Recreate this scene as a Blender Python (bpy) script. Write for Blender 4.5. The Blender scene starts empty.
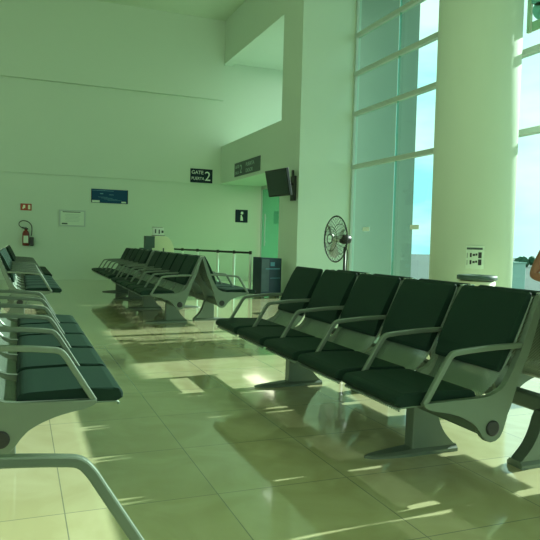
import bpy, bmesh, math, random
from mathutils import Vector, Matrix
random.seed(4)
sc = bpy.context.scene
C = sc.collection
PI = math.pi

# ------------------------------------------------------------------ camera
F_PX = 629.57
EYE = 1.11
yaw, pit, rol = 0.3802, 0.0442, -0.02650
cd = bpy.data.cameras.new('camera'); cam = bpy.data.objects.new('camera', cd); C.objects.link(cam)
fwd = Vector((math.sin(yaw)*math.cos(pit), math.cos(yaw)*math.cos(pit), -math.sin(pit)))
r0 = Vector((math.cos(yaw), -math.sin(yaw), 0)); u0 = r0.cross(fwd)
r1 = r0*math.cos(rol) - u0*math.sin(rol); u1 = u0*math.cos(rol) + r0*math.sin(rol)
M = Matrix((r1, u1, -fwd)).transposed().to_4x4(); M.translation = Vector((0, 0, EYE))
cam.matrix_world = M
cd.sensor_width = 36; cd.sensor_fit = 'HORIZONTAL'; cd.lens = F_PX/540*36
cd.clip_start = 0.05; cd.clip_end = 1000
sc.camera = cam

# ------------------------------------------------------------------ world, sun, exposure
w = bpy.data.worlds.new('sky'); sc.world = w; w.use_nodes = True
nt = w.node_tree; nt.nodes.clear()
def N(nt, t, **k):
    n = nt.nodes.new(t)
    for a, b in k.items(): setattr(n, a, b)
    return n
out = N(nt, 'ShaderNodeOutputWorld'); bg = N(nt, 'ShaderNodeBackground')
tc = N(nt, 'ShaderNodeTexCoord'); mp = N(nt, 'ShaderNodeMapping'); mp.inputs['Scale'].default_value = (1, 1, 3.2)
nz = N(nt, 'ShaderNodeTexNoise'); nz.inputs['Scale'].default_value = 3.2; nz.inputs['Detail'].default_value = 6
cr = N(nt, 'ShaderNodeValToRGB')
cr.color_ramp.elements[0].position = .45; cr.color_ramp.elements[0].color = (.42, .88, .97, 1)
cr.color_ramp.elements[1].position = .69; cr.color_ramp.elements[1].color = (1.0, 1.0, .95, 1)
nt.links.new(tc.outputs['Generated'], mp.inputs[0]); nt.links.new(mp.outputs[0], nz.inputs['Vector'])
nt.links.new(nz.outputs['Fac'], cr.inputs[0]); 
# the sky whitens towards the side where the sun stands
sx_ = N(nt, 'ShaderNodeSeparateXYZ'); nt.links.new(tc.outputs['Generated'], sx_.inputs[0])
mr = N(nt, 'ShaderNodeMapRange'); mr.inputs[1].default_value = .60; mr.inputs[2].default_value = .78; mr.inputs[4].default_value = .85
nt.links.new(sx_.outputs[0], mr.inputs[0])
mw = N(nt, 'ShaderNodeMix', data_type='RGBA'); mw.inputs[7].default_value = (1.25, 1.05, 1.0, 1)
nt.links.new(mr.outputs[0], mw.inputs[0]); nt.links.new(cr.outputs[0], mw.inputs[6]); nt.links.new(mw.outputs[2], bg.inputs[0])
bg.inputs[1].default_value = 1.5
nt.links.new(bg.outputs[0], out.inputs[0])

sd = bpy.data.lights.new('sun', 'SUN'); sun = bpy.data.objects.new('sun', sd); C.objects.link(sun)
sd.energy = 14.5; sd.angle = math.radians(.55); sd.color = (.93, .72, .74)
sun.rotation_euler = Vector((-1, -.09, -.48)).to_track_quat('-Z', 'Y').to_euler()
sun.location = (30, 5, 20)

def area(name, loc, rot, sx, sy, e, col):
    l = bpy.data.lights.new(name, 'AREA'); l.shape = 'RECTANGLE'; l.size = sx; l.size_y = sy; l.energy = e; l.color = col
    o = bpy.data.objects.new(name, l); C.objects.link(o); o.location = loc; o.rotation_euler = rot; return o
# unseen area lights added as daylight fill from behind and left of the viewer
area('rear_daylight_fill', (-1, -5.6, 3.4), (PI/2, 0, 0), 12, 5.5, 185, (.88, 1.0, .84))
area('left_daylight_fill', (-7.6, 5, 3.6), (0, -PI/2, 0), 5.0, 16, 175, (.84, 1.0, .80))
area('mezzanine_fill', (7.2, 14.8, 5.95), (0, 0, 0), 1.6, 3.0, 20, (.95, 1.0, .88))  # added fill that brightens the mezzanine void, no fixture there
area('gate_lobby_fill', (5.98, 14.8, 2.6), (0, 0, 0), .5, 3.0, 13, (1.0, 1.0, .72))  # added warm fill to lift the lobby walls, not a fitted lamp

vs = sc.view_settings
vs.view_transform = 'Standard'; vs.look = 'None'; vs.gamma = 1; vs.use_curve_mapping = False
vs.exposure = 0.0
sc.cycles.max_bounces = 10; sc.cycles.transparent_max_bounces = 24
sc.cycles.sample_clamp_indirect = 6

# ------------------------------------------------------------------ materials
def mat(name, col, rough=.5, metal=0, spec=.5, coat=0, noise=0, nscale=8, bump=0, bscale=60, emit=None):
    m = bpy.data.materials.new(name); m.use_nodes = True; t = m.node_tree; b = t.nodes['Principled BSDF']
    b.inputs['Base Color'].default_value = (*col, 1); b.inputs['Roughness'].default_value = rough
    b.inputs['Metallic'].default_value = metal; b.inputs['Specular IOR Level'].default_value = spec
    b.inputs['Coat Weight'].default_value = coat; b.inputs['Coat Roughness'].default_value = .05
    g = N(t, 'ShaderNodeTexCoord')
    n = N(t, 'ShaderNodeTexNoise'); n.inputs['Scale'].default_value = nscale; n.inputs['Detail'].default_value = 5
    t.links.new(g.outputs['Object'], n.inputs['Vector'])
    mx = N(t, 'ShaderNodeMix', data_type='RGBA')
    k = 1 - (noise or .04)
    mx.inputs[6].default_value = (*[c*k for c in col], 1); mx.inputs[7].default_value = (*col, 1)
    t.links.new(n.outputs['Fac'], mx.inputs[0]); t.links.new(mx.outputs[2], b.inputs['Base Color'])
    if bump:
        n2 = N(t, 'ShaderNodeTexNoise'); n2.inputs['Scale'].default_value = bscale
        t.links.new(g.outputs['Object'], n2.inputs['Vector'])
        bp = N(t, 'ShaderNodeBump'); bp.inputs['Strength'].default_value = bump; bp.inputs['Distance'].default_value = .01
        t.links.new(n2.outputs['Fac'], bp.inputs['Height']); t.links.new(bp.outputs[0], b.inputs['Normal'])
    if emit:
        b.inputs['Emission Color'].default_value = (*emit[0], 1); b.inputs['Emission Strength'].default_value = emit[1]
    return m

WALL = mat('painted_wall', (.57, .70, .56), .75, bump=.02, bscale=40, noise=.03, nscale=1.2)
CEIL = mat('painted_ceiling', (.60, .72, .55), .8)
STUCCO = mat('exterior_stucco', (.27, .34, .29), .9, noise=.06, nscale=.6)
METAL = mat('cast_aluminium', (.17, .225, .17), .42, metal=.5, noise=.08, nscale=20)
CHROME = mat('polished_edge', (.75, .8, .74), .2, metal=1)
PAD = mat('dark_vinyl', (.012, .034, .023), .6, spec=.12, bump=.05, bscale=220)
BLACK = mat('black_plastic', (.012, .016, .014), .4)
NAVY = mat('navy_sign_film', (.007, .022, .035), .6, spec=.2)
BLUE = mat('blue_banner_film', (.008, .06, .13), .6, spec=.2)
LBLUE = mat('light_blue_print', (.10, .30, .38), .5)
WHITE = mat('white_print', (.75, .85, .75), .5)
PAPER = mat('white_paper', (.62, .76, .60), .55)
GREYSIGN = mat('grey_sign_film', (.05, .085, .07), .5)
GREYTXT = mat('grey_green_print', (.36, .50, .42), .5)
RED = mat('red_enamel', (.20, .03, .018), .4)
REDSIGN = mat('red_sign_film', (.38, .05, .015), .45)
STEEL = mat('brushed_steel', (.5, .56, .5), .3, metal=.9)
FRAME = mat('window_aluminium', (.44, .54, .46), .5, metal=.1)
SKIN = mat('skin', (.30, .13, .07), .55)
SHIRT = mat('grey_cotton', (.16, .20, .20), .9)
TROUSER = mat('dark_denim', (.03, .045, .07), .9)
HAIR = mat('black_hair', (.01, .008, .006), .6)
BINM = mat('grey_green_plastic', (.05, .10, .08), .5)
CREAM = mat('cream_plastic', (.80, .84, .58), .5)
SCREEN = mat('dark_screen', (.012, .03, .022), .15, spec=.6)
APRON = mat('apron_concrete', (.09, .125, .10), .9, noise=.25, nscale=.05)
LEAF = mat('shrub_green', (.05, .11, .05), .9, noise=.5, nscale=2)
CAB = mat('pale_painted_steel', (.45, .55, .50), .6)
DECAL = mat('frosted_blue_decal', (.30, .45, .46), .6)
DECALB = mat('brown_decal', (.55, .50, .36), .6)

def glass(name, tint, gl=.10, rough=.02):
    m = bpy.data.materials.new(name); m.use_nodes = True; t = m.node_tree; t.nodes.clear()
    o = N(t, 'ShaderNodeOutputMaterial'); tr = N(t, 'ShaderNodeBsdfTransparent'); gs = N(t, 'ShaderNodeBsdfGlossy')
    tr.inputs[0].default_value = (*tint, 1); gs.inputs['Roughness'].default_value = rough
    gs.inputs[0].default_value = (.8, 1, .9, 1)
    lw = N(t, 'ShaderNodeLayerWeight'); lw.inputs[0].default_value = .5
    pw = N(t, 'ShaderNodeMath', operation='POWER'); pw.inputs[1].default_value = 4; t.links.new(lw.outputs['Facing'], pw.inputs[0])
    fr = N(t, 'ShaderNodeMath', operation='MULTIPLY_ADD'); fr.inputs[1].default_value = .7; fr.inputs[2].default_value = .05; t.links.new(pw.outputs[0], fr.inputs[0])
    mx = N(t, 'ShaderNodeMixShader'); t.links.new(fr.outputs[0], mx.inputs[0])
    t.links.new(tr.outputs[0], mx.inputs[1]); t.links.new(gs.outputs[0], mx.inputs[2]); t.links.new(mx.outputs[0], o.inputs[0])
    return m
GLASS = glass('green_tinted_glass', (.60, .92, .80))
FIN = glass('thick_green_glass', (.66, .88, .80))
DOORG = glass('green_door_glass', (.45, .82, .66))

def perforated():
    m = bpy.data.materials.new('perforated_steel'); m.use_nodes = True; t = m.node_tree
    b = t.nodes['Principled BSDF']; b.inputs['Base Color'].default_value = (.20, .27, .21, 1)
    b.inputs['Metallic'].default_value = .6; b.inputs['Roughness'].default_value = .4
    g = N(t, 'ShaderNodeTexCoord'); s = N(t, 'ShaderNodeSeparateXYZ'); t.links.new(g.outputs['Object'], s.inputs[0])
    def mth(op, a, bb):
        n = N(t, 'ShaderNodeMath', operation=op)
        for i, q in enumerate((a, bb)):
            if q is None: continue
            if isinstance(q, (int, float)): n.inputs[i].default_value = q
            else: t.links.new(q, n.inputs[i])
        return n.outputs[0]
    k = 2*PI/.017
    d = mth('SUBTRACT', s.outputs[0], s.outputs[2])
    a = mth('SINE', mth('MULTIPLY', s.outputs[1], k), None); c = mth('SINE', mth('MULTIPLY', d, k), None)
    h = mth('GREATER_THAN', mth('MULTIPLY', a, c), .42)
    t.links.new(mth('SUBTRACT', 1.0, h), b.inputs['Alpha'])
    return m
PERF = perforated()

def floor_mat():
    m = bpy.data.materials.new('polished_marble_tiles'); m.use_nodes = True; t = m.node_tree; b = t.nodes['Principled BSDF']
    g = N(t, 'ShaderNodeTexCoord'); mp = N(t, 'ShaderNodeMapping'); mp.inputs['Location'].default_value = (-.18, -.04, 0)
    t.links.new(g.outputs['Object'], mp.inputs[0])
    br = N(t, 'ShaderNodeTexBrick'); br.offset = 0; br.inputs['Scale'].default_value = 1
    br.inputs['Brick Width'].default_value = .64; br.inputs['Row Height'].default_value = .64
    br.inputs['Mortar Size'].default_value = .0028; br.inputs['Mortar Smooth'].default_value = .3
    br.inputs['Color1'].default_value = (.53, .53, .30, 1); br.inputs['Color2'].default_value = (.49, .50, .28, 1)
    br.inputs['Mortar'].default_value = (.24, .27, .18, 1)
    t.links.new(mp.outputs[0], br.inputs['Vector'])
    n = N(t, 'ShaderNodeTexNoise'); n.inputs['Scale'].default_value = 2.2; n.inputs['Detail'].default_value = 8; n.inputs['Distortion'].default_value = 1.6
    t.links.new(g.outputs['Object'], n.inputs['Vector'])
    cr = N(t, 'ShaderNodeValToRGB'); cr.color_ramp.elements[0].position = .35; cr.color_ramp.elements[0].color = (.86, .84, .78, 1)
    cr.color_ramp.elements[1].position = .62; cr.color_ramp.elements[1].color = (1, 1, 1, 1)
    t.links.new(n.outputs['Fac'], cr.inputs[0])
    mx = N(t, 'ShaderNodeMix', data_type='RGBA', blend_type='MULTIPLY'); mx.inputs[0].default_value = 1
    t.links.new(br.outputs['Color'], mx.inputs[6]); t.links.new(cr.outputs[0], mx.inputs[7]); t.links.new(mx.outputs[2], b.inputs['Base Color'])
    b.inputs['Roughness'].default_value = .09; b.inputs['Specular IOR Level'].default_value = .75
    b.inputs['Coat Weight'].default_value = .5; b.inputs['Coat Roughness'].default_value = .04
    return m
FLOOR = floor_mat()

# ------------------------------------------------------------------ mesh helpers
def box(bm, x0, x1, y0, y1, z0, z1, bev=0):
    vs_ = [bm.verts.new(p) for p in ((x0,y0,z0),(x1,y0,z0),(x1,y1,z0),(x0,y1,z0),(x0,y0,z1),(x1,y0,z1),(x1,y1,z1),(x0,y1,z1))]
    fs = [bm.faces.new([vs_[i] for i in f]) for f in ((3,2,1,0),(4,5,6,7),(0,1,5,4),(1,2,6,5),(2,3,7,6),(3,0,4,7))]
    if bev:
        es = list({e for f in fs for e in f.edges})
        bmesh.ops.bevel(bm, geom=es, offset=bev, segments=2, profile=.5, affect='EDGES')
def prism(bm, pts, y0, y1, bev=0):
    """outline pts in (x,z), extruded along y"""
    a = [bm.verts.new((x, y0, z)) for x, z in pts]; b = [bm.verts.new((x, y1, z)) for x, z in pts]
    n = len(pts); fs = []
    fs.append(bm.faces.new(a)); fs.append(bm.faces.new(b[::-1]))
    caps = [e for f in fs for e in f.edges]
    for i in range(n):
        j = (i+1) % n; bm.faces.new((a[j], a[i], b[i], b[j]))
    if bev: bmesh.ops.bevel(bm, geom=caps, offset=bev, segments=2, profile=.5, affect='EDGES')
def smooth_path(pts, k=4):
    o = []
    P = [pts[0]] + list(pts) + [pts[-1]]
    for i in range(1, len(P)-2):
        p0, p1, p2, p3 = [Vector(q) for q in P[i-1:i+3]]
        for s in range(k):
            t = s/k
            o.append(.5*((2*p1) + (p2-p0)*t + (2*p0-5*p1+4*p2-p3)*t*t + (3*p1-p0-3*p2+p3)*t**3))
    o.append(Vector(pts[-1])); return o
def sweep(bm, path, sect):
    """sweep a closed section (a,b) along a 3-D path; a = along world Y-ish side, b = normal"""
    rings = []
    path = [Vector(p) for p in path]
    for i, p in enumerate(path):
        d = (path[min(i+1, len(path)-1)] - path[max(i-1, 0)]).normalized()
        s = Vector((0, 1, 0)) if abs(d.y) < .9 else Vector((1, 0, 0))
        nrm = d.cross(s).normalized(); s = nrm.cross(d).normalized()
        rings.append([bm.verts.new(p + s*a + nrm*b) for a, b in sect])
    n = len(sect)
    for q in range(len(rings)-1):
        for i in range(n):
            j = (i+1) % n; bm.faces.new((rings[q][i], rings[q][j], rings[q+1][j], rings[q+1][i]))
    bm.faces.new(rings[0][::-1]); bm.faces.new(rings[-1])
def circ(r, n=12): return [(r*math.cos(2*PI*i/n), r*math.sin(2*PI*i/n)) for i in range(n)]
def rrect(a, b, r):
    o = []
    for cx, cy, s in ((a-r, b-r, 0), (-a+r, b-r, 1), (-a+r, -b+r, 2), (a-r, -b+r, 3)):
        for k in range(3):
            t = PI/2*(s + k/2); o.append((cx + r*math.cos(t), cy + r*math.sin(t)))
    return o
def tube(bm, path, r, n=10): sweep(bm, path, circ(r, n))
def lathe(bm, prof, c=(0, 0, 0), n=24, axis='Z'):
    rings = []
    for r, z in prof:
        ring = []
        for i in range(n):
            t = 2*PI*i/n; p = (r*math.cos(t), r*math.sin(t), z)
            if axis == 'Y': p = (p[0], p[2], p[1])
            if axis == 'X': p = (p[2], p[0], p[1])
            ring.append(bm.verts.new(Vector(p) + Vector(c)))
        rings.append(ring)
    for q in range(len(rings)-1):
        for i in range(n):
            j = (i+1) % n; bm.faces.new((rings[q][i], rings[q][j], rings[q+1][j], rings[q+1][i]))
    bm.faces.new(rings[0][::-1]); bm.faces.new(rings[-1])
def obj(name, bm, m, parent=None, smooth=False, loc=None):
    bmesh.ops.remove_doubles(bm, verts=bm.verts, dist=1e-5)
    bmesh.ops.recalc_face_normals(bm, faces=bm.faces)
    me = bpy.data.meshes.new(name); bm.to_mesh(me); bm.free()
    if smooth:
        for p in me.polygons: p.use_smooth = True
    me.materials.append(m)
    o = bpy.data.objects.new(name, me); C.objects.link(o)
    if parent: o.parent = parent
    if loc: o.location = loc
    return o
def nb(): return bmesh.new()
def mk(name, m, parent, fn, *a, smooth=False, **k):
    bm = nb(); fn(bm, *a, **k); return obj(name, bm, m, parent, smooth)
def thing(name, label, cat, loc=(0, 0, 0), rz=0, group=None):
    o = bpy.data.objects.new(name, None); C.objects.link(o); o.location = loc; o.rotation_euler = (0, 0, rz)
    o.empty_display_size = .1
    return tag(o, label, cat, group)
def tag(o, label, cat, group=None):
    o['label'] = label; o['category'] = cat
    if group: o['group'] = group
    return o
def struct(name, bm, m, parent=None):
    o = obj(name, bm, m, parent)
    if not parent: o['kind'] = 'structure'
    return o
def copy_tree(o, parent=None):
    c = o.copy(); C.objects.link(c)
    if parent: c.parent = parent
    for ch in list(o.children): copy_tree(ch, c)
    return c
def text(name, body, size, m, parent, loc, rot, sx=1.0, ext=.002):
    cu = bpy.data.curves.new(name, 'FONT'); cu.body = body; cu.size = size; cu.extrude = ext
    t = bpy.data.objects.new('tmp', cu); C.objects.link(t)
    dg = bpy.context.evaluated_depsgraph_get(); me = bpy.data.meshes.new_from_object(t.evaluated_get(dg))
    C.objects.unlink(t); bpy.data.objects.remove(t)
    me.materials.clear(); me.materials.append(m)
    o = bpy.data.objects.new(name, me); C.objects.link(o); o.parent = parent; o.location = loc; o.rotation_euler = rot; o.scale = (sx, 1, 1)
    return o

# ------------------------------------------------------------------ the room
XS, XW, YF, YP, YJ = 5.23, 6.46, 17.0, 11.65, 12.65
ZC = 7.15
YB, XL = -6.0, -8.0
b = nb(); box(b, XL-.3, 8.6, YB-.3, YF+.3, -.2, 0)
FL = struct('floor', b, FLOOR)
b = nb(); box(b, XL-.3, 8.6, YB-.3, YF+.3, ZC, ZC+.25); struct('ceiling', b, CEIL)
b = nb()
box(b, XL-.3, 8.6, YF+.03, YF+.3, 0, 2.68)
box(b, XL-.3, 8.6, YF, YF+.3, 2.68, ZC)
box(b, XL-.3, XS, YF-.13, YF, 5.0, ZC)
struct('wall_far', b, WALL)
b = nb()
box(b, XS, XW, YP, YJ, 0, ZC)
struct('wall_pier', b, WALL)
b = nb()
box(b, XS, XS+.25, YJ, YF, 2.70, 3.74)
box(b, XS, XS+.25, YJ, YF, 5.98, ZC)
struct('wall_side', b, WALL)
b = nb(); box(b, XS+.25, 8.35, YJ, YF, 2.70, 3.6); struct('floor_mezzanine', b, WALL)
b = nb(); box(b, XS+.25, 8.35, YJ, YF, 6.06, ZC); struct('ceiling_mezzanine', b, WALL)
b = nb(); box(b, XW, 8.35, 12.2, YJ, 0, 9); box(b, 8.2, 8.35, YJ, YF, 6.06, 9); box(b, 8.2, 8.35, YJ, YF, 2.7, 3.9)
struct('wall_exterior_block', b, STUCCO)
b = nb(); box(b, XL-.3, XL, YB, YF, 0, ZC); struct('wall_left', b, WALL)
b = nb(); box(b, XL, 8.6, YB-.3, YB, 0, ZC); struct('wall_rear', b, WALL)
b = nb(); box(b, XW-.04, XW+.2, YB, YP, 6.6, ZC); struct('wall_right', b, WALL)

def window(name, y0, y1, zs, fins):
    fr = nb()
    for z in zs: box(fr, XW-.06, XW+.05, y0, y1, z-.042, z+.042, .006)
    box(fr, XW-.05, XW+.05, y0, y0+.06, 0, 6.6); box(fr, XW-.05, XW+.05, y1-.06, y1, 0, 6.6)
    box(fr, XW-.05, XW+.05, y0, y1, 0, .08)
    f = struct(name, fr, FRAME)
    g = nb(); g.faces.new([g.verts.new(p) for p in ((XW, y0+.06, .08), (XW, y1-.06, .08), (XW, y1-.06, 6.6), (XW, y0+.06, 6.6))]); obj('glass_pane', g, GLASS, f)
    for y in fins:
        g = nb(); box(g, XW-.05, XW-.008, y-.01, y+.01, .0, 6.6); obj('glass_fin', g, FIN, f)
        g = nb(); box(g, XW-.058, XW-.051, y-.01, y+.01, .0, 6.6); obj('fin_edge', g, CHROME, f)
    return f
TZ = (2.71, 3.80, 4.62, 5.40)
W1 = window('window_1', 7.7, YP, TZ, (10.0,))
W2 = window('window_2', .6, 7.7, TZ, ())
W3 = window('window_3', YB, .6, TZ, ())
# mezzanine glass and green gate door
b = nb(); b.faces.new([b.verts.new(p) for p in ((8.27, YJ, 3.9), (8.27, YF, 3.9), (8.27, YF, 6.06), (8.27, YJ, 6.06))]); w4 = struct('window_4', b, GLASS)
b = nb()
for y in (13.0, 15.0, 16.94): box(b, 6.45, 6.50, y-.03, y+.03, 0, 2.7)
box(b, 6.45, 6.50, 13, 16.97, 2.6, 2.7)
d1 = struct('door_1', b, FRAME)
b = nb(); box(b, 6.47, 6.48, 13.03, 14.97, .02, 2.6); box(b, 6.47, 6.48, 15.03, 16.9, .02, 2.6); obj('glass_leaf', b, DOORG, d1)
b = nb(); tube(b, [(6.42, 16.55, 1.0), (6.42, 16.55, 1.9)], .018); box(b, 6.42, 6.47, 16.535, 16.565, 1.1, 1.13); box(b, 6.42, 6.47, 16.535, 16.565, 1.77, 1.8)
obj('door_handle', b, STEEL, d1)

# round column
b = nb(); lathe(b, [(.505, 0), (.505, ZC)], (5.335, 6.49, 0), 64)
col = struct('wall_round_column', b, WALL)
for p in col.data.polygons: p.use_smooth = len(p.vertices) == 4

# ------------------------------------------------------------------ outdoors
b = nb(); box(b, 8.7, 112, -60, 150, -1.3, -1.2); gr = struct('ground_apron', b, APRON)
# ------------------------------------------------------------------ benches
PT = .55; NS = 5; L = PT*NS
FR_OUT = smooth_path([(.640,.430),(.637,.415),(.60,.398),(.50,.376),(.43,.352),(.375,.322),(.345,.292)], 3) + \
   [Vector((.267+.066*math.cos(t), .293+.066*math.sin(t))) for t in [math.radians(a) for a in (350,325,300,275,250,225,200)]] + \
   smooth_path([(.190,.335),(.165,.39),(.135,.48),(.095,.58),(.063,.65),(.002,.845),(-.012,.885),(-.006,.900),(.012,.900),(.036,.855),(.116,.65),(.165,.55),(.205,.485),(.26,.447),(.34,.436)], 3)
def Fz(lst): return [(v[0], v[1]) for v in lst]
def frame_bm(y):
    b = nb(); prism(b, Fz(FR_OUT), y-.016, y+.016, .004); return b
def arm_bm(y):
    b = nb()
    P = smooth_path([(.105,y,.664),(.25,y,.660),(.38,y,.652),(.455,y,.645),(.490,y,.638),(.513,y,.615),(.535,y,.580),(.59,y,.490),(.630,y,.425)], 3)
    sweep(b, P, rrect(.0115, .0125, .005)); return b
SHELL = smooth_path([(.735,.392),(.725,.405),(.60,.407),(.45,.404),(.33,.410),(.262,.432),(.215,.475),(.178,.535),(.095,.70),(.020,.885)], 4)
def shell_bm(yc, hw=.243):
    b = nb(); a = []; t = .003; th = .0
    n = len(SHELL)
    for s in (0, 1):
        rows = []
        for i, p in enumerate(SHELL):
            d = (SHELL[min(i+1, n-1)] - SHELL[max(i-1, 0)]).normalized(); nr = Vector((-d.y, d.x))*(t if s else -t)
            # the sheet narrows where it turns up into the back
            k = math.exp(-((p.x-.25)/.060)**2)*.032 if p.y < .56 else 0
            rows.append([b.verts.new((p.x+nr.x, yc+y, p.y+nr.y)) for y in (-hw+k, -hw/2, 0, hw/2, hw-k)])
        a.append(rows)
    for s in (0, 1):
        for i in range(n-1):
            for j in range(4):
                q = (a[s][i][j], a[s][i][j+1], a[s][i+1][j+1], a[s][i+1][j]); b.faces.new(q if s else q[::-1])
    for i in range(n-1):
        b.faces.new((a[0][i][0], a[0][i+1][0], a[1][i+1][0], a[1][i][0])); b.faces.new((a[0][i][4], a[1][i][4], a[1][i+1][4], a[0][i+1][4]))
    return b
SPAD = smooth_path([(.34,.414),(.50,.410),(.66,.411),(.735,.408)], 3) + smooth_path([(.752,.418),(.757,.436),(.747,.456),(.715,.467)], 3) + smooth_path([(.60,.472),(.45,.468),(.37,.465),(.335,.455),(.325,.430)], 3)
def spad_bm(yc, hw=.243):
    b = nb(); prism(b, Fz(SPAD), yc-hw, yc+hw, .010); return b
BP = []
def bl(s):  # point on back line, s along from bottom .53 to top .915
    a = Vector((.1775,.537)); c = Vector((.012,.892)); return a + (c-a)*s
dn = Vector((.925,.380)).normalized()
BPAD = [bl(.02)+dn*.004] + [bl(s)+dn*.004 for s in (.3,.6,.9,1.0)] + [bl(1.02)+dn*.010, bl(1.02)+dn*.024] + [bl(s)+dn*t for s, t in ((.98,.034),(.8,.039),(.5,.042),(.2,.040),(.03,.034),(-.02,.026),(-.02,.012))]
def bpad_bm(yc, hw=.240):
    b = nb(); prism(b, Fz(BPAD), yc-hw, yc+hw, .009); return b
def leg_bm(y):
    b = nb()
    o = [(.325,.03),(.322,.26),(.31,.275),(.19,.275)] + Fz(smooth_path([(.178,.24),(.155,.17),(.115,.10),(.045,.03)], 4))
    prism(b, o, y-.038, y+.038, .006); return b
def foot_bm(y):
    b = nb(); n = 14; T = []; Bt = []
    for i in range(n+1):
        t = i/n; x = .04 + t*.55
        wd = .052 if t < .45 else .052*math.sqrt(max(0.0, 1-((t-.45)/.55)**2))+.004
        hh = .036 if t < .5 else .036 - .022*((t-.5)/.5)
        T.append((x, wd, hh))
    rings = [[b.verts.new((x, y-wd, 0)), b.verts.new((x, y-wd, hh*.5)), b.verts.new((x, y-wd*.7, hh)), b.verts.new((x, y+wd*.7, hh)), b.verts.new((x, y+wd, hh*.5)), b.verts.new((x, y+wd, 0))] for x, wd, hh in T]
    for q in range(n):
        for i in range(6):
            j = (i+1) % 6; b.faces.new((rings[q][i], rings[q][j], rings[q+1][j], rings[q+1][i]))
    b.faces.new(rings[0][::-1]); b.faces.new(rings[-1]); return b
def make_bench():
    t = thing('airport_bench', 'x', 'bench')
    b = nb(); box(b, .225, .309, -L/2+.02, L/2-.02, .252, .335, .012); obj('beam', b, METAL, t)
    for s in (-1, 1):
        b = nb(); y = s*(L/2+.018); lathe(b, [(.036, -.006), (.036, .003), (.030, .006)] if s > 0 else [(.030, -.006), (.036, -.003), (.036, .006)], (.267, y, .293), 20, 'Y'); obj('beam_cap', b, BLACK, t)
        y = s*1.5*PT
        lg = obj('leg', leg_bm(y), METAL, t); obj('foot', foot_bm(y), METAL, lg)
    for i in range(NS+1):
        y = -L/2 + i*PT
        f = obj('end_frame', frame_bm(y), METAL, t); obj('armrest', arm_bm(y), METAL, f, smooth=False)
        b = nb(); box(b, -.010, .016, y-.016, y+.016, .893, .907, .004); obj('frame_cap', b, CHROME, f)
    for i in range(NS):
        y = -L/2 + (i+.5)*PT
        s = obj('seat_shell', shell_bm(y), PERF, t, smooth=True)
        obj('seat_pad', spad_bm(y), PAD, t); obj('back_pad', bpad_bm(y), PAD, t)
    return t
bench0 = make_bench()
used = [0]
def bench(xc, ynear, facing, label, group=None):
    t = bench0 if not used[0] else copy_tree(bench0)
    used[0] = 1
    t.location = (xc, ynear+L/2, 0); t.rotation_euler = (0, 0, PI if facing < 0 else 0)
    t['label'] = label
    if group: t['group'] = group
    elif 'group' in t: del t['group']
    return t
G = 'airport seating benches'
bench(2.27, 2.257, -1, 'large five-seat bench at right foreground, dark pads facing the aisle', G)
rb = bench(2.315, 1.707, 1, 'bench back to back with the right foreground bench, perforated back at right edge', G)
for ch in rb.children:
    if ch.name.split('.')[0] == 'leg': ch.location.y += .21
bench(2.155, 7.77, -1, 'aisle-facing five-seat bench in the middle, nearer one of the centre pair', G)
bench(2.215, 7.90, 1, 'bench behind the nearer centre bench, facing the barrier, two armrests showing', G)
bench(2.19, 11.05, -1, 'aisle-facing far centre bench in front of the white podium', G)
bench(2.25, 10.75, 1, 'farther centre bench mostly hidden, facing the gate wall', G)
bench(-.33, 2.711, 1, 'dark padded five-seat bench at the left edge, seats facing right', G)
fg = bench(-.368, 1.355-L, 1, 'nearest bench, only a curved metal armrest shows at bottom left', G)
for ch in list(fg.children):   # its last place holds no seat, only the end frame with its armrest
    if ch.name.split('.')[0] in ('seat_shell', 'seat_pad', 'back_pad'):
        ys = [c[1] for c in ch.bound_box]
        if sum(ys)/8 > 2*PT-.1: bpy.data.objects.remove(ch)
bench(-.25, 8.25, 1, 'far left bench below the fire extinguisher, seats facing right', G)
bench(-.31, 8.27, -1, 'bench backing onto the far left bench, cut by the left edge', G)
bench(-.22, 11.4, 1, 'farthest left bench close to the far wall, behind the far left bench', G)

# ------------------------------------------------------------------ signs on the walls
def wall_sign(name, label, cat, x0, x1, z0, z1, y, m, th=.015):
    t = thing(name, label, cat, ((x0+x1)/2, y, (z0+z1)/2))
    hx, hz = (x1-x0)/2, (z1-z0)/2
    b = nb(); box(b, -hx, hx, -th, 0, -hz, hz, .003); obj('panel', b, m, t); return t, hx, hz
R90 = (PI/2, 0, 0)
t, hx, hz = wall_sign('gate_sign', 'dark gate two sign with a big white numeral on the far wall', 'sign', 4.36, 4.99, 2.70, 3.08, YF, NAVY)
text('lettering', 'GATE', .135, WHITE, t, (-.285, -.017, .045), R90, 1.0)
text('lettering', 'PUERTA', .115, WHITE, t, (-.285, -.017, -.115), R90, .88)
text('numeral', '2', .36, WHITE, t, (.085, -.017, -.125), R90, 1.0)
t, hx, hz = wall_sign('information_banner', 'wide blue banner with fine pale print on the far wall', 'banner', 1.74, 2.68, 2.02, 2.38, YF+.03, BLUE)
b = nb(); box(b, -.47, -.46, -.02, -.016, -.18, .18); box(b, .45, .47, -.02, -.016, -.18, .18); obj('dark_edge', b, NAVY, t)
b = nb(); box(b, -.46, .1, -.018, -.0155, .135, .147); box(b, -.25, -.17, -.018, -.0155, .05, .075); box(b, -.02, .10, -.018, -.0155, .035, .047)
for i in range(4): box(b, -.3+.08*i, -.05+.12*i, -.018, -.0155, -.03-.025*i, -.023-.025*i)
obj('fine_print', b, LBLUE, t)
b = nb(); box(b, -.45, -.26, -.02, -.0155, -.17, -.115); box(b, .30, .42, -.02, -.0155, -.165, -.125); obj('white_patch', b, PAPER, t)
t, hx, hz = wall_sign('framed_notice', 'pale framed notice with thin dark heading beside the extinguisher', 'notice', .95, 1.60, 1.38, 1.80, YF+.03, CAB, .02)
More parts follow.
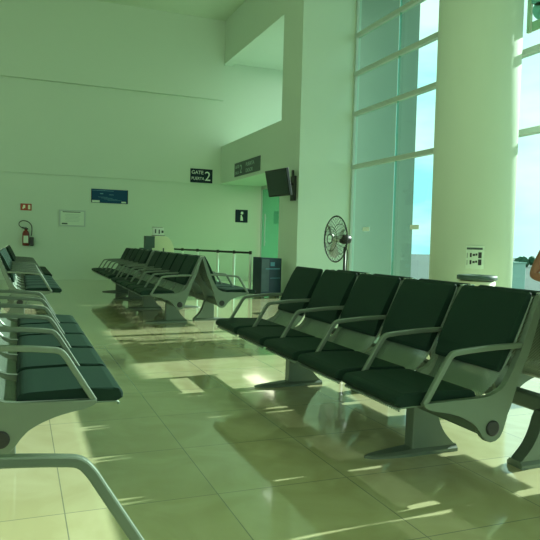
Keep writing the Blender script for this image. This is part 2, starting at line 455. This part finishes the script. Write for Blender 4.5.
b = nb(); box(b, -.29, .29, -.024, -.0205, -.18, .18); obj('sheet', b, PAPER, t)
b = nb(); box(b, -.24, .20, -.027, -.0245, .150, .168); box(b, -.26, -.12, -.027, -.0245, -.160, -.125); obj('dark_heading', b, GREYSIGN, t)
b = nb()
for i in range(6): box(b, -.18, .2-.02*(i % 3), -.026, -.0245, .09-.035*i, .097-.035*i)
obj('text_lines', b, GREYTXT, t)
t, hx, hz = wall_sign('extinguisher_sign', 'small red sign above the fire extinguisher', 'sign', .03, .29, 1.745, 1.915, YF+.03, REDSIGN)
b = nb(); prism(b, [(.045,-.055),(.10,-.055),(.10,.055),(.045,.055)], -.02, -.0155); obj('cylinder_pictogram', b, CREAM, t)
b = nb(); prism(b, [(-.085,-.05),(-.06,-.05),(-.055,-.03),(-.02,-.03),(-.02,.05),(-.07,.05),(-.07,.0),(-.085,.0)], -.02, -.0155); obj('hand_pictogram', b, CREAM, t)
t, hx, hz = wall_sign('pictogram_sign', 'small square black pictogram sign inside the gate opening', 'sign', 5.70, 6.07, 1.65, 2.01, YF+.03, NAVY)
b = nb(); lathe(b, [(.04, -.004), (.04, 0)], (.01, -.018, .085), 16, 'Y'); obj('pictogram_head', b, PAPER, t)
b = nb(); prism(b, [(-.035,-.13),(.045,-.13),(.035,-.05),(-.005,.035),(-.03,.03),(-.03,-.02)], -.022, -.0155); obj('pictogram_body', b, PAPER, t)
# sign on the side wall above the opening (faces -X)
t = thing('gate_direction_sign', 'grey gate sign above the opening on the side wall', 'sign', (XS, 14.80, 2.955))
b = nb(); box(b, -.015, 0, -.94, .94, -.175, .175, .003); obj('panel', b, GREYSIGN, t)
RX = (PI/2, 0, -PI/2)
text('lettering', 'GATE', .11, GREYTXT, t, (-.017, .86, .03), RX, 1.1)
text('lettering', 'SALA', .11, GREYTXT, t, (-.017, .86, -.12), RX, 1.1)
text('numeral', '2', .30, GREYTXT, t, (-.017, .50, -.11), RX, 1.1)
text('lettering', 'PUERTA', .13, GREYTXT, t, (-.017, .05, .02), RX, 1.3)
text('lettering', 'DOOR', .13, GREYTXT, t, (-.017, .05, -.13), RX, 1.3)

# fire extinguisher
t = thing('fire_extinguisher', 'fire extinguisher with black hose hanging on the far wall', 'extinguisher', (.16, YF-.06, .86))
b = nb(); lathe(b, [(.07, 0), (.082, .015), (.082, .30), (.06, .36), (.03, .385), (.03, .41)], (0, 0, 0), 24); obj('cylinder', b, RED, t, True)
b = nb(); box(b, -.055, .055, -.088, -.07, .07, .25, .004); obj('paper_label', b, PAPER, t)
b = nb(); box(b, -.04, .05, -.02, .02, .40, .44, .004); box(b, -.09, .02, -.012, .012, .45, .465, .003); obj('valve', b, BLACK, t)
b = nb(); tube(b, smooth_path([(.0,-.02,.43),(-.08,-.02,.44),(-.155,-.02,.50),(-.15,-.02,.58),(-.06,-.03,.625),(.06,-.03,.59),(.13,-.04,.50),(.14,-.05,.38),(.13,-.06,.25)], 4), .011); obj('hose', b, BLACK, t, True)
b = nb(); box(b, .085, .185, -.09, 0, .0, .22, .015); obj('hose_horn', b, BLACK, t)
b = nb(); box(b, -.03, .03, .0, .089, .2, .26); obj('wall_bracket', b, BLACK, t)

# television on side wall
t = thing('television', 'wall television on a bracket beside the gate opening', 'television', (XS, 11.86, 2.25))
tv = nb(); box(tv, -.03, .03, -.42, .42, -.27, .27, .008)
o = obj('screen_case', tv, BLACK, t); 
Mt = Matrix.Translation((-.42, -.15, .05)) @ Matrix.Rotation(math.radians(8), 4, 'Z') @ Matrix.Rotation(math.radians(-12), 4, 'Y')
o.matrix_local = Mt
b = nb(); box(b, -.034, -.031, -.39, .39, -.235, .245); s = obj('screen', b, SCREEN, o)
b = nb(); box(b, -.05, 0, -.10, .10, -.28, .22, .004); tube(b, [(-.03, .0, .05), (-.15, -.1, .05), (-.37, -.2, .05)], .022); box(b, -.06, -.03, -.03, .03, .18, .34); obj('wall_bracket', b, BLACK, t)

# ------------------------------------------------------------------ queue posts with belts
def qpost():
    t = thing('queue_post', 'slim pale queue post holding the dark belt', 'post', group='queue posts')
    b = nb(); lathe(b, [(.15, 0), (.15, .012), (.035, .03), (.028, .05), (.028, .84), (.029, .85)], n=20); obj('pole', b, WHITE, t, True)
    b = nb(); lathe(b, [(.032, .84), (.032, .90), (.026, .91)], n=20); obj('belt_head', b, BLACK, t, True)
    return t
qp = qpost()
PS = [(4.56, 12.55), (4.36, 13.05), (4.16, 13.6), (3.92, 14.45), (3.74, 15.2), (3.56, 15.9)]
ords = ['nearest queue post, dark, beside the printed display box', 'second queue post from the display box', 'third queue post, in front of the gate opening edge', 'queue post in the middle of the belt line left of the opening', 'next to last queue post towards the podium', 'farthest queue post beside the white podium']
for i, (x, y) in enumerate(PS):
    q = qp if i == 0 else copy_tree(qp)
    q.location = (x, y, 0); q['label'] = ords[i]
for i in range(5):
    (x0, y0), (x1, y1) = PS[i], PS[i+1]
    d = Vector((x1-x0, y1-y0, 0)).normalized()*.034
    a = Vector((x0, y0, 0)) + d; c = Vector((x1, y1, 0)) - d
    s = Vector((-d.y, d.x, 0)).normalized()*.003
    b = nb(); vv = [b.verts.new(p) for p in (a-s+Vector((0,0,.85)), c-s+Vector((0,0,.85)), c+s+Vector((0,0,.85)), a+s+Vector((0,0,.85)), a-s+Vector((0,0,.895)), c-s+Vector((0,0,.895)), c+s+Vector((0,0,.895)), a+s+Vector((0,0,.895)))]
    for f in ((3,2,1,0),(4,5,6,7),(0,1,5,4),(1,2,6,5),(2,3,7,6),(3,0,4,7)): b.faces.new([vv[k] for k in f])
    tag(obj('queue_belt', b, BLACK), ['black belt span next to the display box', 'black belt span second from the display box', 'black belt span across the gate opening corner', 'black belt span left of the gate opening', 'black belt span ending beside the podium'][i], 'belt', 'queue belts')

# display box printed dark blue by the side wall
t = thing('display_box', 'dark blue printed display box standing by the side wall', 'display', (4.78, 12.12, 0), math.radians(12))
b = nb(); prism(b, [(-.25,-.0),(.25,0),(.25,.72),(-.25,.74)], -.16, .16, .006); obj('printed_body', b, mat('dark_blue_print', (.018, .05, .075), .3, noise=.5, nscale=5), t).location = (0, 0, .06)
b = nb(); box(b, -.245, -.06, -.17, -.162, .10, .76); obj('lighter_panel', b, mat('pale_blue_print', (.09, .15, .15), .3, noise=.5, nscale=9), t)
for q in ((-.03, .07, .62, .70), (-.15, .2, .555, .572), (-.03, .22, .37, .378)):
    b = nb(); box(b, q[0], q[1], -.172, -.162, q[2], q[3]); obj('printed_mark', b, LBLUE, t)
b = nb(); box(b, -.22, -.15, -.14, .14, 0, .06); box(b, .15, .22, -.14, .14, 0, .06); obj('base_foot', b, BLACK, t)

# podium at the far end
t = thing('podium', 'pale rounded podium behind the far centre bench', 'podium', (3.20, 15.3, 0))
b = nb(); prism(b, [(-.27,0),(.30,0),(.30,.86)]+Fz(smooth_path([(.28,.95),(.22,1.08),(.13,1.17),(0,1.19)], 3))+[(-.17,1.19),(-.2,1.0),(-.27,.9)], -.25, .25, .01); obj('body', b, CREAM, t)
b = nb(); box(b, .02, .05, -.262, -.248, .2, .9); obj('seam', b, GREYSIGN, t)
t = thing('monitor', 'dark monitor and box at the left side of the podium', 'monitor', (2.83, 14.98, 0))
b = nb(); box(b, -.08, .14, -.2, .02, .90, 1.18, .008); obj('screen_case', b, BINM, t)
b = nb(); box(b, -.18, .08, -.2, .05, 0, .90, .01); obj('stand', b, BINM, t)
t = thing('counter_sign', 'small white box sign with dark marks on top of the podium', 'sign', (3.14, 15.25, 1.192))
b = nb(); box(b, -.13, .13, -.06, .06, .012, .20, .005); obj('box_body', b, WHITE, t)
b = nb(); box(b, -.15, .15, -.07, .07, 0, .012); box(b, -.135, .10, -.062, .06, .20, .208); obj('dark_edge', b, BLACK, t)
for m0, m1, m2, m3 in ((-.09, -.06, .06, .16), (.07, .12, .07, .13), (.0, .03, .05, .15)):
    b = nb(); box(b, m0, m1, -.065, -.060, m2, m3); obj('mark', b, GREYSIGN, t)

# pedestal fan
t = thing('pedestal_fan', 'black pedestal fan standing behind the right bench near the glass', 'fan', (3.80, 7.0, 0))
b = nb(); lathe(b, [(.22, 0), (.22, .02), (.05, .05), (.02, .08), (.02, .72), (.016, .73), (.016, 1.08)], n=20); obj('pole', b, BLACK, t, True)
b = nb(); tube(b, smooth_path([(.02,.02,1.1),(.07,.05,1.0),(.05,.03,.85),(.03,.0,.7)], 4), .006); obj('power_cord', b, BLACK, t)
FD = Matrix.Translation((0, 0, 1.17)) @ Matrix.Translation((-.06, 0, 0)) @ Matrix.Rotation(math.radians(182), 4, 'Z')   # local +X = blowing direction
b = nb(); lathe(b, [(.03, -.14), (.055, -.12), (.062, -.04), (.05, .0), (.03, .01)], n=20, axis='X'); o = obj('motor', b, BLACK, t, True); o.matrix_local = FD
b = nb()
for k in range(3):
    a0 = 2*PI*k/3+.4
    pts = []
    for r, da, tw in ((.04, -.30, .02), (.10, -.42, .03), (.19, -.40, .035), (.235, -.2, .03), (.24, .15, -.015), (.18, .38, -.03), (.10, .35, -.02), (.04, .2, -.01)):
        pts.append(Vector((.075+tw, r*math.cos(a0+da), r*math.sin(a0+da))))
    f = [b.verts.new(p) for p in pts]; g = [b.verts.new(p + Vector((.004, 0, 0))) for p in pts]
    b.faces.new(f); b.faces.new(g[::-1])
    for i in range(8): b.faces.new((f[i], g[i], g[(i+1) % 8], f[(i+1) % 8]))
lathe(b, [(.04, .04), (.045, .06), (.04, .10), (.02, .115)], n=16, axis='X')
o = obj('fan_blade', b, STEEL, t); o.matrix_local = FD
b = nb()
def ringx(bm, x, r, rad): 
    P = [(x, r*math.cos(2*PI*i/40), r*math.sin(2*PI*i/40)) for i in range(41)]
    rings = []
    for i in range(40):
        c = Vector(P[i]); rad_d = Vector((0, c.y, c.z)).normalized()
        rings.append([bm.verts.new(c + rad_d*a*rad + Vector((bq*rad, 0, 0))) for a, bq in ((1,0),(0,1),(-1,0),(0,-1))])
    for i in range(40):
        for j in range(4): bm.faces.new((rings[i][j], rings[i][(j+1)%4], rings[(i+1)%40][(j+1)%4], rings[(i+1)%40][j]))
ringx(b, .075, .285, .010); ringx(b, .142, .15, .004); ringx(b, .158, .06, .005); ringx(b, .02, .19, .004)
for k in range(32):
    t_ = 2*PI*k/32; cs, sn = math.cos(t_), math.sin(t_)
    tube(b, [(x, r*cs, r*sn) for x, r in ((.158,.05),(.150,.12),(.130,.20),(.105,.26),(.075,.287),(.040,.25),(.015,.18),(.0,.07))], .0022, 4)
o = obj('wire_guard', b, BLACK, t); o.matrix_local = FD

# bin and sign on the round column
t = thing('litter_bin', 'round litter bin with dark rim in front of the round column', 'bin', (4.70, 5.60, 0))
b = nb(); lathe(b, [(.17, 0), (.18, .02), (.195, .74), (.185, .745)], n=32); obj('body', b, CREAM, t, True)
b = nb(); lathe(b, [(.205, .755), (.215, .765), (.215, .80), (.20, .808), (.10, .808), (.09, .79)], n=32); obj('rim', b, BINM, t, True)
# instruction sheet curved onto the column
t = thing('column_notice', 'small white notice with dark pictograms stuck on the round column', 'notice', (5.335, 6.49, 0))
a_c = math.atan2(-6.47+.0, -5.36) 
def curved(bm, a0, a1, z0, z1, r0, r1, n=6):
    A = [a0 + (a1-a0)*i/n for i in range(n+1)]
    V = [[bm.verts.new((r*math.cos(a), r*math.sin(a), z)) for r, z in ((r0, z0), (r1, z0), (r1, z1), (r0, z1))] for a in A]
    for i in range(n):
        for j in range(4): bm.faces.new((V[i][j], V[i][(j+1)%4], V[i+1][(j+1)%4], V[i+1][j]))
    bm.faces.new(V[0][::-1]); bm.faces.new(V[-1])
AC = a_c + .10
AW = .21
b = nb(); curved(b, AC-AW, AC+AW, .86, 1.13, .5055, .508); obj('sheet', b, PAPER, t)
b = nb(); curved(b, AC-AW*.9, AC+AW*.8, 1.085, 1.11, .5082, .5095)
obj('heading', b, GREYSIGN, t)
b = nb()
for z in (.90, .985):
    curved(b, AC+AW*.35, AC+AW*.72, z, z+.07, .5082, .5095, 3)
    curved(b, AC-AW*.55, AC-AW*.35, z+.01, z+.06, .5082, .5095, 3); curved(b, AC-AW*.25, AC+AW*.0, z+.025, z+.05, .5082, .5095, 3); curved(b, AC+AW*.05, AC+AW*.25, z+.03, z+.055, .5082, .5095, 3)
    curved(b, AC-AW*.85, AC-AW*.8, z, z+.06, .5082, .5095, 2)
obj('pictograms', b, BLACK, t)

# window stickers
for y, z, lab in ((11.02, 1.42, 'small white sticker on the left glass pane'), (9.36, 1.44, 'small white sticker on the glass near the round column')):
    b = nb(); box(b, XW-.012, XW-.007, y-.13, y+.13, z-.04, z+.04); tag(obj('window_sticker', b, WHITE), lab, 'sticker', 'window stickers')

# large printed band high on the outside of the glass
t = thing('window_band_sign', 'printed band of blue ovals high on the outside of the right window', 'banner', (XW+.08, 0, 4.1))
b = nb(); box(b, -.01, .01, -5.9, 6.88, .0, .13); box(b, -.02, .02, 6.90, 6.96, 0, .9); obj('brown_base', b, DECALB, t)
b = nb()
y = 6.72
while y > -5.6:
    for zz, dy in ((.235, 0), (.45, .07), (.665, .0)):
        pts = [(.175*math.cos(a)*1.0, .115*math.sin(a)) for a in [2*PI*i/20 for i in range(20)]]
        ca, sa = math.cos(.6), math.sin(.6)
        P = [(y+dy + px*ca - pz*sa, zz + px*sa + pz*ca) for px, pz in pts]
        A = [b.verts.new((-.008, p, q)) for p, q in P]; Bv = [b.verts.new((.008, p, q)) for p, q in P]
        b.faces.new(A); b.faces.new(Bv[::-1])
        for i in range(20): b.faces.new((A[i], A[(i+1)%20], Bv[(i+1)%20], Bv[i]))
    y -= .28
obj('oval_print', b, DECAL, t)

# outdoors: cabinet, shrubs
t = thing('utility_cabinet', 'pale grey cabinet outside the right window', 'cabinet', (12.1, 13.05, -1.2))
b = nb(); box(b, -.30, .26, -.2, .2, 0, 1.93, .01); obj('body', b, CAB, t)
b = nb(); box(b, -.32, .28, -.22, .22, 1.93, 1.96); obj('cap', b, GREYTXT, t)
def blob(bm, c, r, n=3):
    v0 = len(bm.verts)
    ret = bmesh.ops.create_icosphere(bm, subdivisions=2, radius=r, matrix=Matrix.Translation(c))
    for v in ret['verts']:
        v.co += Vector((random.uniform(-1, 1), random.uniform(-1, 1), random.uniform(-1, 1)))*r*.22
labs = ['dark shrub on the horizon just right of the pale cabinet', 'low shrub on the horizon beside the person', 'shrub on the horizon behind the pale cabinet', 'small shrub on the horizon near the column edge', 'broad shrub on the horizon at the picture edge']
for i, (x, y, s) in enumerate(((58, 60.5, 1.25), (62, 61.2, 1.15), (56, 64.5, 1.1), (52, 61, .85), (65, 63.0, 1.3))):
    t = thing('shrub', labs[i], 'shrub', (x, y, -1.2), group='shrubs on the horizon')
    b = nb()
    for k in range(6): blob(b, (random.uniform(-.8, .8), random.uniform(-.6, .6), s*.35+random.uniform(0, .35)*s), s*.42)
    obj('foliage', b, LEAF, t)
    b = nb(); tube(b, [(0, 0, 0), (0, 0, s*.5)], .05, 6); obj('stem', b, DECALB, t)

# ------------------------------------------------------------------ person at the right edge
def skinned(name, pts, edges, m, parent, root=0, sub=2):
    me = bpy.data.meshes.new(name); me.from_pydata([p[:3] for p in pts], edges, []); me.update()
    o = bpy.data.objects.new('tmp', me); C.objects.link(o)
    sm = o.modifiers.new('s', 'SKIN'); sm.use_smooth_shade = True
    o.data.skin_vertices[0].data[root].use_root = True
    for i, p in enumerate(pts):
        r = p[3]; o.data.skin_vertices[0].data[i].radius = r if isinstance(r, tuple) else (r, r)
    ss = o.modifiers.new('b', 'SUBSURF'); ss.levels = sub; ss.render_levels = sub
    dg = bpy.context.evaluated_depsgraph_get(); m2 = bpy.data.meshes.new_from_object(o.evaluated_get(dg))
    C.objects.unlink(o); bpy.data.objects.remove(o)
    m2.materials.clear(); m2.materials.append(m)
    for p in m2.polygons: p.use_smooth = True
    q = bpy.data.objects.new(name, m2); C.objects.link(q)
    if parent: q.parent = parent
    return q
# local frame: +Y = facing direction, +X = the person's right; the right elbow sticks out
t = thing('person', 'person in a grey top at the right picture edge, bare elbow showing', 'person', (3.80, 3.50, 0), math.radians(180))
def arm(s):  # shoulder, upper arm, elbow, forearm, wrist on the hip
    return [(s*.165, 0, 1.215, .048), (s*.23, -.03, 1.09, .044), (s*.31, -.06, .915, .038), (s*.26, .04, .90, .036), (s*.175, .13, .91, .026), (s*.14, .17, .915, .028)]
P = [(0, 0, .80, (.13, .10)), (0, 0, .95, (.115, .085)), (0, 0, 1.10, (.135, .09)), (0, 0, 1.21, (.10, .07)), (0, 0, 1.28, .048), (0, .01, 1.34, .05)]
E = [(0,1),(1,2),(2,3),(3,4),(4,5)]
for s in (1, -1):
    k = len(P); P += arm(s); E += [(3, k)] + [(k+i, k+i+1) for i in range(5)]
    k = len(P); P += [(s*.085, 0, .72, .085), (s*.09, .01, .42, .055), (s*.09, -.01, .25, .05), (s*.09, -.01, .07, .034), (s*.095, .12, .03, .032)]
    E += [(0, k)] + [(k+i, k+i+1) for i in range(4)]
body = skinned('body', P, E, SKIN, t)
# head joined as part of the continuous figure
hd = nb(); bmesh.ops.create_uvsphere(hd, u_segments=24, v_segments=16, radius=1, matrix=Matrix.Translation((0, .015, 1.42)) @ Matrix.Diagonal((.072, .088, .105, 1)))
lathe(hd, [(.012, 0), (.008, .01), (.004, .03)], (0, .105, 1.40), 8)
for s in (-1, 1):
    bmesh.ops.create_uvsphere(hd, u_segments=8, v_segments=6, radius=.018, matrix=Matrix.Translation((s*.074, .01, 1.415)) @ Matrix.Diagonal((.4, 1, 1.5, 1)))
head = obj('head', hd, SKIN, t, True)
b = nb()
for s in (-1, 1): bmesh.ops.create_uvsphere(b, u_segments=8, v_segments=6, radius=.011, matrix=Matrix.Translation((s*.028, .094, 1.43)))
obj('eyes', b, WHITE, t)
b = nb(); box(b, -.022, .022, .088, .098, 1.365, 1.372, .002); obj('mouth', b, RED, t)
b = nb(); bmesh.ops.create_uvsphere(b, u_segments=20, v_segments=12, radius=1, matrix=Matrix.Translation((0, -.008, 1.45)) @ Matrix.Diagonal((.082, .092, .095, 1)))
bmesh.ops.create_uvsphere(b, u_segments=12, v_segments=8, radius=.045, matrix=Matrix.Translation((0, -.10, 1.42))); obj('hair', b, HAIR, t, True)
for s in (1, -1):
    fp = []; fe = []
    for q in range(4):
        k = len(fp); bx = s*.135; z = .935-.018*q
        fp += [(s*.145, .165, z, .011), (s*(.115), .19+.004*(q % 2), z-.006, .0095), (s*(.085), .195, z-.012, .0085), (s*(.062+.006*abs(q-1.5)), .188, z-.016, .0075)]
        fe += [(k, k+1), (k+1, k+2), (k+2, k+3)]
        skinned('finger', fp[-4:], [(0,1),(1,2),(2,3)], SKIN, t, sub=1)
    skinned('thumb', [(s*.155, .15, .94, .012), (s*.16, .13, .965, .011), (s*.15, .11, .985, .009)], [(0,1),(1,2)], SKIN, t, sub=1)
SH = [(0, 0, .84, (.145, .112)), (0, 0, .95, (.132, .10)), (0, 0, 1.10, (.15, .105)), (0, 0, 1.215, (.112, .082)), (0, 0, 1.26, .062)]
SE = [(0,1),(1,2),(2,3),(3,4)]
for s in (1, -1):
    k = len(SH); SH += [(s*.17, 0, 1.22, .062), (s*.225, -.028, 1.10, .060)]; SE += [(3, k), (k, k+1)]
skinned('shirt', SH, SE, SHIRT, t)
TR = [(0, 0, .86, (.142, .11)), (0, 0, .78, (.14, .112))]
TE = [(0,1)]
for s in (1, -1):
    k = len(TR); TR += [(s*.087, 0, .70, .095), (s*.09, .01, .42, .068), (s*.09, -.01, .12, .056)]; TE += [(1, k), (k, k+1), (k+1, k+2)]
skinned('trousers', TR, TE, TROUSER, t)
for s in (1, -1):
    b = nb(); box(b, s*.092-.045, s*.092+.045, -.06, .19, 0, .075, .02); obj('shoe', b, BLACK, t)
